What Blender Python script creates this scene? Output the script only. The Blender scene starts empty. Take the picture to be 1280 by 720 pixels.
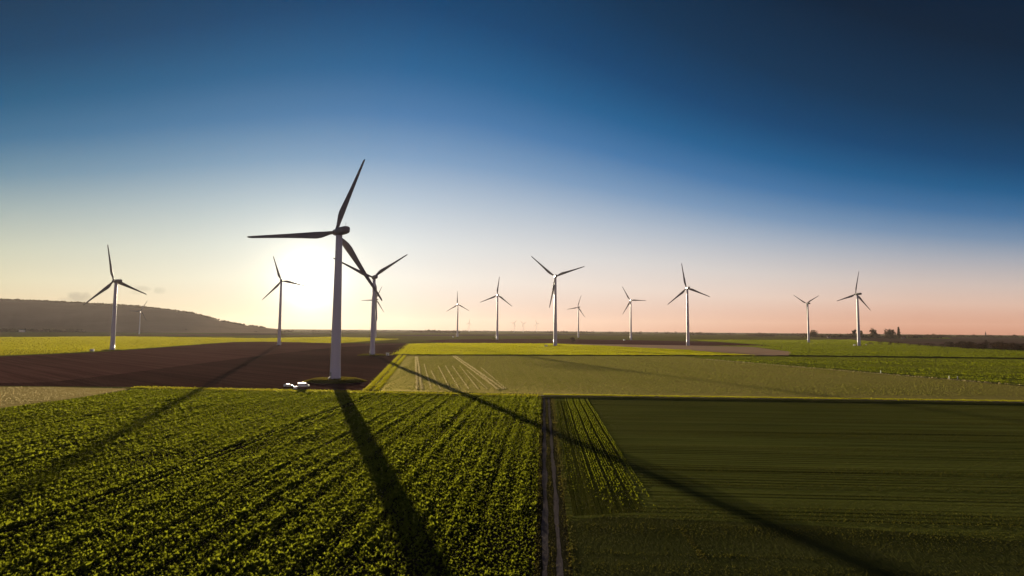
import bpy, bmesh, math, random
import numpy as np
from mathutils import Matrix, Vector

random.seed(7)
rng = np.random.default_rng(7)
sc = bpy.context.scene
COL = sc.collection
PI = math.pi
rad = math.radians

# ------------------------------------------------------------------ camera
F, EYE = 740.0, 27.0                       # focal length in pixels of a 1280 wide picture, drone height
PITCH = math.atan((412.3 - 360) / F)
ROLL = 0.008
FW = Vector((0, math.cos(PITCH), math.sin(PITCH)))
U0 = Vector((0, -math.sin(PITCH), math.cos(PITCH)))
X0 = Vector((1, 0, 0))
CR = X0 * math.cos(ROLL) + U0 * math.sin(ROLL)
CU = U0 * math.cos(ROLL) - X0 * math.sin(ROLL)
CPOS = Vector((0, 0, EYE))
cam = bpy.data.cameras.new('camera')
co = bpy.data.objects.new('camera', cam)
COL.objects.link(co)
M = Matrix((CR, CU, -FW)).transposed().to_4x4()
M.translation = CPOS
co.matrix_world = M
cam.sensor_width = 36
cam.lens = 36 * F / 1280
cam.clip_start = 0.5
cam.clip_end = 200000
sc.camera = co


def ground(px, py, z=0.0):
    """where the ray of a photograph pixel meets the level z"""
    d = FW + CR * ((px - 640) / F) - CU * ((py - 360) / F)
    t = (z - EYE) / d.z
    return CPOS + d * t


def at_dist(px, py, D):
    """the point of that ray at the forward distance D (metres along +Y)"""
    d = FW + CR * ((px - 640) / F) - CU * ((py - 360) / F)
    return CPOS + d * (D / d.y)


def project_np(P):
    d = P - np.array(CPOS)
    z = d @ np.array(FW)
    return 640 + F * (d @ np.array(CR)) / z, 360 - F * (d @ np.array(CU)) / z


SUN_AZ, SUN_EL = rad(-18.9), rad(4.4)
SUN = Vector((math.sin(SUN_AZ) * math.cos(SUN_EL), math.cos(SUN_AZ) * math.cos(SUN_EL), math.sin(SUN_EL)))

AZP = math.atan(40 / F)                    # the farm track's heading
EV = Vector((math.sin(AZP), math.cos(AZP), 0))
EU = Vector((math.cos(AZP), -math.sin(AZP), 0))


def fld(u, v, z=0.0):
    return EU * u + EV * v + Vector((0, 0, z))


# ------------------------------------------------------------------ node helpers
class NT:
    def __init__(s, tree):
        s.t = tree

    def n(s, kind, **kw):
        nd = s.t.nodes.new(kind)
        for k, v in kw.items():
            setattr(nd, k, v)
        return nd

    def link(s, a, b):
        s.t.links.new(a, b)

    def set(s, sock, v):
        if isinstance(v, bpy.types.NodeSocket):
            s.t.links.new(v, sock)
        elif v is not None:
            sock.default_value = v

    def math(s, op, a, b=None, c=None, clamp=False):
        nd = s.n('ShaderNodeMath', operation=op, use_clamp=clamp)
        s.set(nd.inputs[0], a)
        if b is not None: s.set(nd.inputs[1], b)
        if c is not None: s.set(nd.inputs[2], c)
        return nd.outputs[0]

    def vmath(s, op, a, b=None):
        nd = s.n('ShaderNodeVectorMath', operation=op)
        s.set(nd.inputs[0], a)
        if b is not None: s.set(nd.inputs[1], b)
        return nd.outputs['Value'] if op in ('DOT_PRODUCT', 'LENGTH') else nd.outputs[0]

    def mix(s, f, a, b, blend='MIX'):
        nd = s.n('ShaderNodeMix', data_type='RGBA', blend_type=blend)
        s.set(nd.inputs[0], f)
        s.set(nd.inputs[6], a)
        s.set(nd.inputs[7], b)
        return nd.outputs[2]

    def ramp(s, f, stops, interp='LINEAR'):
        nd = s.n('ShaderNodeValToRGB')
        cr = nd.color_ramp
        cr.interpolation = interp
        while len(cr.elements) > 1: cr.elements.remove(cr.elements[-1])
        cr.elements[0].position = stops[0][0]
        cr.elements[0].color = stops[0][1]
        for p, c in stops[1:]:
            e = cr.elements.new(p)
            e.color = c
        s.set(nd.inputs[0], f)
        return nd.outputs[0]

    def noise(s, vec, scale, detail=4, rough=.55, out='Fac'):
        nd = s.n('ShaderNodeTexNoise')
        s.set(nd.inputs['Vector'], vec)
        nd.inputs['Scale'].default_value = scale
        nd.inputs['Detail'].default_value = detail
        nd.inputs['Roughness'].default_value = rough
        return nd.outputs[out]

    def maprange(s, v, a, b, c=0., d=1.):
        nd = s.n('ShaderNodeMapRange')
        s.set(nd.inputs[0], v)
        for i, x in enumerate((a, b, c, d)): nd.inputs[i + 1].default_value = x
        return nd.outputs[0]


def c4(c):
    return (c[0], c[1], c[2], 1.0)


def new_mat(name):
    m = bpy.data.materials.new(name)
    m.use_nodes = True
    m.node_tree.nodes.clear()
    g = NT(m.node_tree)
    out = g.n('ShaderNodeOutputMaterial')
    return m, g, out


def principled(g, col, rough=.8, spec=.3, normal=None):
    b = g.n('ShaderNodeBsdfPrincipled')
    g.set(b.inputs['Base Color'], col)
    g.set(b.inputs['Roughness'], rough)
    b.inputs['Specular IOR Level'].default_value = spec
    if normal is not None: g.link(normal, b.inputs['Normal'])
    return b


def field_coords(g, az=AZP):
    """x across, y along rows that head to azimuth az"""
    tc = g.n('ShaderNodeTexCoord')
    mp = g.n('ShaderNodeMapping', vector_type='POINT')
    mp.inputs['Rotation'].default_value = (0, 0, az)
    g.link(tc.outputs['Object'], mp.inputs['Vector'])
    return mp.outputs[0]


def stretch(g, vec, sx, sy):
    mp = g.n('ShaderNodeMapping')
    mp.inputs['Scale'].default_value = (sx, sy, 1)
    g.link(vec, mp.inputs['Vector'])
    return mp.outputs[0]


def field_mat(name, a, b, az=AZP, streak=.35, period=3.0, bump=1.0, grain=.9, patch=.006,
              rough=1.0, spec=0.0, row_bump=.25, c=None, sheen=0.0, sr=.6, lines=None):
    """a cropped or tilled field: two tones in patches, streaks along the rows, a rough surface"""
    m, g, out = new_mat(name)
    P = field_coords(g, az)
    big = g.noise(P, patch, 3, .5)
    st = g.noise(stretch(g, P, 1 / period, .004), 1.0, 3, .65)
    fine = g.noise(stretch(g, P, 1.0, .35), grain, 4, .7)
    f = g.math('ADD', g.math('MULTIPLY', g.math('SUBTRACT', big, .5), 1.6),
               g.math('MULTIPLY', g.math('SUBTRACT', st, .5), streak * 4))
    f = g.math('ADD', f, g.math('MULTIPLY', g.math('SUBTRACT', fine, .5), .9))
    f = g.math('ADD', f, .5, clamp=True)
    col = g.mix(f, c4(a), c4(b))
    if c is not None:
        k = g.maprange(g.noise(stretch(g, P, 1., .12), patch * 2.3, 4, .6), .52, .68)
        col = g.mix(k, col, c4(c))
    if lines is not None:                   # drill rows: thin darker and lighter lines that come and go
        per, lc, amt = lines
        sx = g.n('ShaderNodeSeparateXYZ')
        g.link(P, sx.inputs[0])
        wob = g.noise(stretch(g, P, .02, .02), 1.0, 2, .5)
        wv = g.math('SINE', g.math('ADD', g.math('MULTIPLY', sx.outputs[0], 2 * PI / per), g.math('MULTIPLY', wob, 5.0)))
        gate = g.maprange(g.noise(stretch(g, P, .30, .012), 1.0, 3, .6), .40, .62)
        lf = g.math('MULTIPLY', g.math('MULTIPLY', g.maprange(wv, .1, .8), gate), amt)
        col = g.mix(lf, col, c4(lc))
        lf2 = g.math('MULTIPLY', g.maprange(g.noise(stretch(g, P, .55, .006), 1.0, 2, .5), .60, .72), amt)
        col = g.mix(lf2, col, c4(tuple(x * .5 for x in lc)))
    h = g.math('ADD', g.math('MULTIPLY', fine, 1.0), g.math('MULTIPLY', st, row_bump))
    bp = g.n('ShaderNodeBump')
    bp.inputs['Strength'].default_value = bump
    bp.inputs['Distance'].default_value = 1.2
    g.link(h, bp.inputs['Height'])
    sh = principled(g, col, rough, spec, bp.outputs[0]).outputs[0]
    if sheen:                               # leaves of a low canopy throw grazing light forward
        gl = g.n('ShaderNodeBsdfGlossy')
        gl.inputs['Roughness'].default_value = sr
        g.link(g.mix(1.0, col, (2.2, 2.2, 2.2, 1), 'MULTIPLY'), gl.inputs['Color'])
        g.link(bp.outputs[0], gl.inputs['Normal'])
        ms = g.n('ShaderNodeMixShader')
        ms.inputs[0].default_value = sheen
        g.link(sh, ms.inputs[1])
        g.link(gl.outputs[0], ms.inputs[2])
        sh = ms.outputs[0]
    g.link(sh, out.inputs[0])
    return m


def plain_mat(name, col, rough=.6, spec=.3, var=.15, scale=.6):
    m, g, out = new_mat(name)
    tc = g.n('ShaderNodeTexCoord')
    n = g.noise(tc.outputs['Object'], scale, 4, .6)
    lo = tuple(x * (1 - var) for x in col)
    hi = tuple(min(1, x * (1 + var)) for x in col)
    g.link(principled(g, g.mix(n, c4(lo), c4(hi)), rough, spec).outputs[0], out.inputs[0])
    return m


def leaf_mat(name, dark, light, trans, tw=.45, gloss=.0):
    """leaves: diffuse and see-through light, tone varying from clump to clump"""
    m, g, out = new_mat(name)
    geo = g.n('ShaderNodeNewGeometry')
    rnd = geo.outputs['Random Per Island']
    tc = g.n('ShaderNodeTexCoord')
    n = g.noise(tc.outputs['Object'], .09, 3, .6)
    f = g.math('ADD', g.math('MULTIPLY', rnd, .6), g.math('MULTIPLY', n, .5), clamp=True)
    col = g.mix(f, c4(dark), c4(light))
    d = g.n('ShaderNodeBsdfDiffuse')
    g.link(col, d.inputs[0])
    t = g.n('ShaderNodeBsdfTranslucent')
    g.link(g.mix(f, c4(tuple(x * .7 for x in trans)), c4(trans)), t.inputs[0])
    ms = g.n('ShaderNodeMixShader')
    ms.inputs[0].default_value = tw
    g.link(d.outputs[0], ms.inputs[1])
    g.link(t.outputs[0], ms.inputs[2])
    sh = ms.outputs[0]
    if gloss:
        gl = g.n('ShaderNodeBsdfGlossy')
        gl.inputs['Roughness'].default_value = .45
        gl.inputs['Color'].default_value = (.8, .8, .6, 1)
        m2 = g.n('ShaderNodeMixShader')
        m2.inputs[0].default_value = gloss
        g.link(sh, m2.inputs[1])
        g.link(gl.outputs[0], m2.inputs[2])
        sh = m2.outputs[0]
    g.link(sh, out.inputs[0])
    return m


# ------------------------------------------------------------------ object helpers
def link_mesh(name, me, mat=None, parent=None, kind=None):
    o = bpy.data.objects.new(name, me)
    COL.objects.link(o)
    if mat: me.materials.append(mat)
    if parent: o.parent = parent
    if kind: o['kind'] = kind
    return o


def mesh_np(name, V, Q):
    """a mesh from a vertex array and a quad index array"""
    me = bpy.data.meshes.new(name)
    me.vertices.add(len(V))
    me.vertices.foreach_set('co', np.ascontiguousarray(V, dtype=np.float32).ravel())
    k = Q.shape[1]
    me.loops.add(Q.size)
    me.loops.foreach_set('vertex_index', np.ascontiguousarray(Q, dtype=np.int32).ravel())
    me.polygons.add(len(Q))
    me.polygons.foreach_set('loop_start', np.arange(0, Q.size, k, dtype=np.int32))
    me.update(calc_edges=True)
    me.validate()
    return me


def from_bm(name, bm, smooth=False):
    me = bpy.data.meshes.new(name)
    bmesh.ops.recalc_face_normals(bm, faces=bm.faces)
    bm.to_mesh(me)
    bm.free()
    if smooth:
        for p in me.polygons: p.use_smooth = True
    return me


def tag(o, label, cat, group=None):
    o['label'] = label
    o['category'] = cat
    if group: o['group'] = group
    return o


def empty(name, loc, rz=0):
    o = bpy.data.objects.new(name, None)
    COL.objects.link(o)
    o.location = loc
    o.rotation_euler = (0, 0, rz)
    o.empty_display_size = 1
    return o


def sheet(name, pts, z, mat, n=1):
    """a flat field from a list of ground points"""
    bm = bmesh.new()
    vs = [bm.verts.new((p[0], p[1], z)) for p in pts]
    f = bm.faces.new(vs)
    f.normal_update()
    if f.normal.z < 0: f.normal_flip()
    bmesh.ops.triangulate(bm, faces=bm.faces)
    me = bpy.data.meshes.new(name)
    bm.to_mesh(me)
    bm.free()
    return link_mesh(name, me, mat, kind='structure')


def px_sheet(name, pxs, z, mat):
    return sheet(name, [ground(x, y) for x, y in pxs], z, mat)


def box(bm, cx, cy, cz, sx, sy, sz, bevel=0):
    r = bmesh.ops.create_cube(bm, size=1, matrix=Matrix.Translation((cx, cy, cz)) @ Matrix.Diagonal((sx, sy, sz, 1)))
    if bevel:
        es = list({e for v in r['verts'] for e in v.link_edges})
        bmesh.ops.bevel(bm, geom=es, offset=bevel, segments=2, profile=.5, affect='EDGES')


def loft(bm, rings, close_a=True, close_b=True):
    vr = [[bm.verts.new(p) for p in r] for r in rings]
    n = len(vr[0])
    for a, b in zip(vr, vr[1:]):
        for i in range(n):
            bm.faces.new((a[i], a[(i + 1) % n], b[(i + 1) % n], b[i]))
    if close_a: bm.faces.new(vr[0])
    if close_b: bm.faces.new(vr[-1])
    return vr


# ------------------------------------------------------------------ materials
M_earth = field_mat('farmland_far', (.10, .12, .030), (.17, .15, .05), streak=.2, period=60, patch=.0016, c=(.10, .07, .05), bump=.8, grain=.35, sheen=0)
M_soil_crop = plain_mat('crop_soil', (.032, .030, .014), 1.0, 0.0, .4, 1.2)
M_right = field_mat('young_wheat_field', (.080, .094, .020), (.135, .145, .030), az=AZP + PI / 2, streak=.55, period=1.7,
                    patch=.012, bump=.55, grain=1.6, row_bump=.9, rough=.9, lines=(1.9, (.020, .024, .006), .85))
M_headland = field_mat('headland_rows', (.035, .042, .008), (.085, .085, .014), streak=.8, period=.9, patch=.03, bump=.6, grain=1.6, row_bump=.9, rough=.9)
M_corner = field_mat('rough_grass', (.055, .062, .016), (.095, .096, .026), streak=.2, period=5, patch=.08, bump=.35, grain=2.2, rough=1.0)
M_beige = field_mat('sparse_cereal_field', (.17, .150, .040), (.25, .20, .065), az=rad(-2), streak=.35, period=2.6, patch=.006, bump=1.0, grain=1.0, sheen=0.5)
M_midgreen = field_mat('mid_green_field', (.11, .125, .018), (.17, .165, .028), az=AZP + PI / 2, streak=.4, period=12, patch=.005, bump=1.0, grain=.8, sheen=0.5)
M_bright = field_mat('bright_green_field', (.21, .22, .012), (.30, .27, .02), streak=.25, period=18, patch=.004, bump=1.0, grain=.7, c=(.27, .21, .03), sheen=0.6)
M_leftgreen = field_mat('left_green_field', (.22, .23, .015), (.31, .28, .03), az=rad(70), streak=.3, period=30, patch=.003, bump=1.0, grain=.6, sheen=0)
M_olive = field_mat('olive_field', (.16, .15, .035), (.24, .20, .06), az=AZP + PI / 2, streak=.3, period=60, patch=.002, bump=1.0, grain=.5, sheen=0)
M_pink = field_mat('pinkish_soil_field', (.30, .19, .125), (.36, .24, .16), az=rad(40), streak=.3, period=14, patch=.004, bump=.9, grain=.8, sheen=0.5)
M_mauve = field_mat('winter_fields', (.13, .080, .062), (.19, .12, .09), az=AZP + PI / 2, streak=.5, period=40, patch=.004, bump=.9, grain=.4, c=(.10, .10, .03))
M_brown = field_mat('ploughed_soil', (.115, .050, .042), (.190, .086, .072), az=rad(-50), streak=.9, row_bump=.9, period=5, patch=.006, bump=.8, grain=.9, rough=1.0)
M_brown_dk = field_mat('fresh_ploughed_soil', (.066, .030, .026), (.112, .051, .043), az=rad(-50), streak=.9, row_bump=.9, period=4, patch=.008, bump=.8, grain=.9, rough=.95)
M_stubble = field_mat('stubble_field', (.25, .195, .07), (.34, .26, .10), az=rad(80), streak=.4, period=2, patch=.02, bump=.9, grain=1.5, sheen=0.5)
M_verge = field_mat('grass_verge', (.13, .14, .022), (.23, .20, .04), az=AZP + PI / 2, streak=.4, period=1.2, patch=.03, bump=1.0, grain=1.6, sheen=0.5)
M_track = field_mat('dirt_track', (.11, .092, .090), (.17, .145, .14), streak=.3, period=.6, patch=.2, bump=.35, grain=3.0, rough=.95)
M_lane = field_mat('gravel_lane', (.42, .33, .26), (.52, .42, .34), az=AZP + PI / 2, streak=.3, period=.8, patch=.1, bump=.5, grain=2.5)
M_bank = field_mat('bank_grass', (.045, .050, .012), (.075, .07, .02), az=AZP + PI / 2, streak=.3, period=1, patch=.03, bump=1.0, grain=1.5)
M_tramline = field_mat('wheel_track', (.26, .22, .12), (.33, .28, .16), streak=.3, period=.5, patch=.05, bump=.6, grain=1.5)
M_mound = field_mat('mound_grass', (.085, .082, .020), (.14, .12, .03), streak=.1, period=3, patch=.1, bump=1.0, grain=1.5)
M_hill = field_mat('wooded_hill', (.30, .20, .13), (.40, .275, .185), az=rad(60), streak=.3, period=160, patch=.003, bump=1.0, grain=.05)  # paler than bare woodland: haze over the hill is put into this colour

M_crop = leaf_mat('beet_leaves', (.032, .052, .008), (.078, .098, .012), (.34, .37, .020), .54, .0)
M_grass = leaf_mat('grass_blades', (.05, .055, .012), (.09, .085, .02), (.20, .17, .03), .5)
M_wheat = leaf_mat('wheat_blades', (.034, .040, .008), (.060, .060, .014), (.13, .12, .018), .5)
M_beige_l = leaf_mat('cereal_blades', (.09, .09, .020), (.14, .13, .032), (.33, .31, .06), .6)
M_bright_l = leaf_mat('bright_blades', (.10, .12, .006), (.16, .17, .010), (.64, .60, .018), .62)
M_left_l = leaf_mat('meadow_blades', (.10, .12, .008), (.16, .17, .012), (.56, .51, .026), .62)
M_mid_l = leaf_mat('field_blades', (.05, .07, .006), (.09, .11, .010), (.30, .33, .016), .58)
M_straw = leaf_mat('dry_grass', (.22, .17, .06), (.32, .25, .10), (.72, .60, .30), .62)
M_mound_l = leaf_mat('mound_blades', (.07, .07, .012), (.11, .10, .02), (.30, .24, .03), .5)
M_tree = leaf_mat('tree_leaves', (.040, .030, .018), (.070, .050, .026), (.10, .06, .03), .3)
M_copse = leaf_mat('copse_leaves', (.030, .018, .014), (.060, .034, .022), (.07, .04, .02), .25)
M_bark = plain_mat('bark', (.06, .045, .035), .9, .1, .3, 2)

M_tower = plain_mat('tower_paint', (.70, .65, .69), .35, .4, .04, .08)
M_blade = plain_mat('blade_paint', (.20, .18, .18), .35, .4, .05, .1)
M_nac = plain_mat('nacelle_paint', (.24, .21, .22), .35, .4, .05, .3)
M_steel = plain_mat('galvanised_steel', (.45, .44, .42), .45, .5, .15, 3)
M_white = plain_mat('white_paint', (.80, .79, .76), .4, .4, .05, 2)
M_grey = plain_mat('grey_paint', (.28, .28, .28), .5, .3, .1, 2)
M_dark = plain_mat('dark_rubber', (.025, .025, .027), .7, .3, .1, 4)
M_conc = plain_mat('concrete', (.36, .34, .31), .9, .2, .15, 1)
M_roof = plain_mat('roof_tiles', (.17, .07, .045), .8, .2, .2, 3)
M_slate = plain_mat('slate_roof', (.07, .065, .07), .7, .3, .2, 3)
M_stone = plain_mat('stone_wall', (.30, .26, .21), .9, .2, .15, 1)
M_render = plain_mat('rendered_wall', (.74, .71, .66), .8, .2, .06, 1)
m, g, out = new_mat('window_glass')
g.link(principled(g, (.02, .025, .03, 1), .06, .6).outputs[0], out.inputs[0])
M_glass = m

# ------------------------------------------------------------------ the land
R0 = 15000.0
ring = [(R0 * math.cos(2 * PI * i / 96), R0 * math.sin(2 * PI * i / 96)) for i in range(96)]
sheet('ground', ring, 0, M_earth)

Zs = {}
L = 0.004
# far belts of farmland, back to front
px_sheet('olive_field', [(-900, 432), (-200, 421.5), (200, 421.5), (470, 416.6), (640, 415.6), (1000, 418), (1500, 421.5), (2600, 445), (1500, 431), (950, 428), (520, 428), (300, 429)], .020, M_olive)
px_sheet('green_field', [(-700, 446), (-300, 425), (0, 421.2), (150, 420.5), (330, 422.8), (420, 421), (500, 424), (420, 429.5), (330, 427.2), (285, 428), (130, 439.5), (0, 445), (-500, 463)], .024, M_leftgreen)
px_sheet('pinkish_field', [(520, 429.2), (700, 429.2), (860, 431.6), (925, 431), (1000, 436), (1060, 445.8), (980, 445), (700, 443), (500, 443)], .024, M_pink)
px_sheet('brown_field', [(528, 426.2), (560, 424.2), (640, 423.6), (700, 423.8), (800, 425.2), (900, 427.8), (965, 432), (920, 433), (860, 431.8), (700, 429.6), (560, 428.8)], .028, M_brown)
px_sheet('green_field', [(880, 432.4), (965, 432), (900, 427.6), (860, 425), (1000, 425), (1060, 424.5), (1150, 431.5), (1190, 434.5), (1290, 439), (1600, 449), (1600, 452), (1280, 448.2), (1060, 445.8), (985, 444.6), (990, 440), (940, 433.6)], .032, M_midgreen)
px_sheet('mauve_field', [(1030, 422.5), (1100, 419.8), (1320, 423), (1320, 438), (1190, 433.6), (1110, 429.0), (1050, 424.6)], .030, M_mauve)
px_sheet('green_field', [(1105, 421.2), (1185, 421.8), (1190, 423.6), (1120, 422.8)], .036, M_midgreen)
px_sheet('mauve_field', [(100, 419.6), (330, 416.8), (420, 417.4), (330, 418.9), (150, 420.2)], .030, M_mauve)
px_sheet('mauve_field', [(470, 418.8), (700, 417.4), (860, 419.4), (700, 419.2), (520, 420.2)], .030, M_mauve)
px_sheet('bright_green_field', [(488, 444.5), (512, 429.6), (560, 428.8), (700, 430), (760, 432.5), (860, 437.5), (950, 444.6), (740, 444.4), (600, 443.8)], .036, M_bright)
px_sheet('beige_field', [(452, 488), (505, 444.2), (700, 444.2), (850, 444.7), (885, 449), (1280, 482.5), (1500, 502), (1500, 505), (1280, 501), (700, 493)], .028, M_beige)
px_sheet('green_field', [(850, 444.7), (1000, 445.5), (1280, 448.5), (1600, 452.5), (1600, 512), (1500, 502), (1280, 482.5), (885, 449)], .040, M_midgreen)
px_sheet('ploughed_field', [(-600, 492), (-500, 468), (0, 445.8), (110, 441), (150, 438.6), (290, 427.8), (345, 427), (430, 429.2), (512, 429.4), (452, 488), (300, 484.6), (160, 483.5), (0, 482.5)], .044, M_brown)
px_sheet('fresh_ploughed_field', [(-600, 489), (-100, 480.2), (60, 478), (130, 470), (330, 444), (420, 434), (508, 430), (455, 487), (300, 484.2), (160, 483.2), (0, 482.2)], .048, M_brown_dk)
px_sheet('stubble_field', [(-500, 486), (0, 483.4), (60, 483.6), (165, 486), (100, 497), (0, 511), (-250, 548)], .040, M_stubble)
px_sheet('grass_verge', [(455, 488), (473, 488.5), (520, 430), (511, 429.3)], .052, M_verge)
# wheel marks in the beige field and along the verge
def strip(name, p0, p1, w, z, mat, wob=.3):
    a, b = ground(*p0), ground(*p1)
    d = (b - a)
    n = Vector((-d.y, d.x, 0)).normalized()
    V, Q = [], []
    N = 40
    for i in range(N + 1):
        p = a + d * (i / N) + n * (random.uniform(-wob, wob))
        V += [p - n * w / 2, p + n * w / 2]
        if i: Q.append((2 * i - 2, 2 * i, 2 * i + 1, 2 * i - 1))
    return link_mesh(name, mesh_np(name, np.array([(v.x, v.y, z) for v in V]), np.array(Q)), mat, kind='structure')
strip('wheel_track', (880, 449.2), (1290, 483.4), 1.6, .056, M_tramline)
strip('wheel_track', (463, 488), (514.5, 430), 1.4, .060, M_track)
strip('wheel_track', (467.5, 488), (516.6, 430), 1.2, .060, M_track)

# foreground: beet field soil, right field, track
v_lane = 246.0
crop_edge_px = [(-400, 560), (-250, 549), (0, 510.5), (100, 497), (165, 486.8), (470, 489.5), (676, 495.5)]
soil = [ground(x, y) for x, y in crop_edge_px]
soil += [fld(-.9, v_lane), fld(-.9, 20), fld(-120, 20), fld(-300, 60)]
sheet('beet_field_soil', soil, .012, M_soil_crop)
sheet('wheat_field', [fld(3.4, 20), fld(3.4, v_lane - 4), fld(330, v_lane - 4), fld(330, 20)], .012, M_right)
hl = [ground(716, 645), ground(696, 501), ground(737, 501), ground(760, 540), ground(806, 640)]
sheet('field_headland', hl, .016, M_headland)
sheet('rough_grass_corner', [fld(3.6, 20), fld(3.6, 86), fld(9, 89), fld(40, 87), fld(60, 83), fld(220, 78), fld(220, 20)], .018, M_corner)

# farm track: two worn ruts in a grassy bed
M_bed = field_mat('track_bed', (.030, .030, .014), (.055, .050, .024), streak=.5, period=.5, patch=.2, bump=.8, grain=2.5)
sheet('track_bed', [fld(-.9, 20), fld(-.9, v_lane - 2), fld(3.4, v_lane - 2), fld(3.4, 20)], .014, M_bed)
def rut(u0, w, z):
    V, Q = [], []
    N = 150
    ph = random.uniform(0, 6)
    for i in range(N + 1):
        v = 20 + (v_lane - 22) * i / N
        c = u0 + .05 * math.sin(v * .11 + ph) + .05 * math.sin(v * .31 + ph)
        ww = w * (1 + .25 * math.sin(v * .23 + ph * 2) + random.uniform(-.2, .2))
        V += [fld(c - ww / 2, v, z), fld(c + ww / 2, v, z)]
        if i: Q.append((2 * i - 2, 2 * i - 1, 2 * i + 1, 2 * i))
    return link_mesh('track_rut', mesh_np('track_rut', np.array([tuple(p) for p in V]), np.array(Q)), M_track, kind='structure')
rut(.28, .75, .019)
rut(2.0, .62, .019)

# cross lane on a low bank
def bank(name, a, b, w_top, w_bot, h, mat, N=60, wob=.1):
    d = b - a
    n = Vector((-d.y, d.x, 0)).normalized()
    V, Q = [], []
    for i in range(N + 1):
        p = a + d * (i / N)
        hh = h * (1 + random.uniform(-wob, wob))
        for k, (o, z) in enumerate(((-w_bot / 2, -.05), (-w_top / 2, hh), (w_top / 2, hh), (w_bot / 2, -.05))):
            q = p + n * (o + random.uniform(-wob, wob))
            V.append((q.x, q.y, z))
        if i:
            o0 = 4 * (i - 1); o1 = 4 * i
            for k in range(3): Q.append((o0 + k, o1 + k, o1 + k + 1, o0 + k + 1))
    return link_mesh(name, mesh_np(name, np.array(V), np.array(Q)), mat, kind='structure')
la, lb = ground(150, 484.8), ground(1520, 501.2)
bank('grass_bank', fld(-.5, v_lane - 1), fld(360, v_lane - 1), 7.5, 9.5, .5, M_verge, 120)
bank('grass_bank', ground(165, 484.8), fld(-.8, v_lane - 1), 7.0, 9.5, .25, M_verge, 90)
# a worn strip on top of the bank
def on_bank(u0, u1, dv, w, z, mat, name):
    V, Q = [], []
    N = 120
    for i in range(N + 1):
        u = u0 + (u1 - u0) * i / N
        k = random.uniform(-.25, .25)
        V += [tuple(fld(u, v_lane - 1 + dv - w / 2 + k, z)), tuple(fld(u, v_lane - 1 + dv + w / 2 + k, z))]
        if i: Q.append((2 * i - 2, 2 * i, 2 * i + 1, 2 * i - 1))
    return link_mesh(name, mesh_np(name, np.array(V), np.array(Q)), mat, kind='structure')
on_bank(-2, 360, -1.8, 2.2, .56, M_lane, 'gravel_lane')
sheet('track_mouth', [fld(-1.6, v_lane - 7), fld(4.0, v_lane - 7), fld(6.5, v_lane - 3.6), fld(-3.2, v_lane - 3.6)], .03, M_lane)
# grassy bank between the beige and the green fields (thin dark line)
pa, pb = ground(492, 444), ground(1000, 445.2)
bank('field_bank', pa, pb, 2.0, 4.0, .9, M_bank, 90, .25)
bank('field_bank', pb, ground(1500, 451), 2.0, 4.0, 1.1, M_bank, 90, .25)
bank('field_bank', ground(950, 452.4), ground(1300, 484.6), .8, 2.0, .4, M_bank, 60, .2)

# ------------------------------------------------------------------ leafy crop (beet rows), real leaves
def leaves_mesh(name, P, H, W, nleaf, droop=.35):
    """P (n,3) plant feet, H (n) heights, W leaf width factor; returns one mesh of bent leaves"""
    n = len(P)
    P = np.repeat(P, nleaf, 0)
    H = np.repeat(H, nleaf)
    N = len(P)
    az = rng.uniform(0, 2 * PI, N)
    el = rng.uniform(.55, 1.35, N)
    ln = H * rng.uniform(.75, 1.2, N)
    w = ln * W * rng.uniform(.7, 1.25, N)
    d = np.stack([np.cos(az) * np.cos(el), np.sin(az) * np.cos(el), np.sin(el)], 1)
    tw = rng.uniform(-.6, .6, N)
    s0 = np.stack([-np.sin(az), np.cos(az), np.zeros(N)], 1)
    upv = np.cross(d, s0)
    s = s0 * np.cos(tw)[:, None] + upv * np.sin(tw)[:, None]
    base = P + rng.normal(0, .03, (N, 3)) * [1, 1, 0]
    mid = base + d * (ln * .62)[:, None]
    d2 = d.copy()
    d2[:, 2] -= droop + rng.uniform(0, .7, N)
    d2 /= np.linalg.norm(d2, axis=1)[:, None]
    tip = mid + d2 * (ln * .45)[:, None]
    V = np.stack([base - s * (w * .10)[:, None], base + s * (w * .10)[:, None],
                  mid - s * (w * .5)[:, None], mid + s * (w * .5)[:, None],
                  tip - s * (w * .16)[:, None], tip + s * (w * .16)[:, None]], 1).reshape(-1, 3)
    i = np.arange(N)[:, None] * 6
    Q = np.concatenate([i + np.array([[0, 1, 3, 2]]), i + np.array([[2, 3, 5, 4]])], 1).reshape(-1, 4)
    return V, Q


def smooth_rand(x, seed, step):
    r = np.random.default_rng(seed)
    t = r.uniform(-1, 1, 4000)
    k = x / step + 2000
    i = np.floor(k).astype(int)
    f = k - i
    f = f * f * (3 - 2 * f)
    return t[i % 4000] * (1 - f) + t[(i + 1) % 4000] * f


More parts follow.
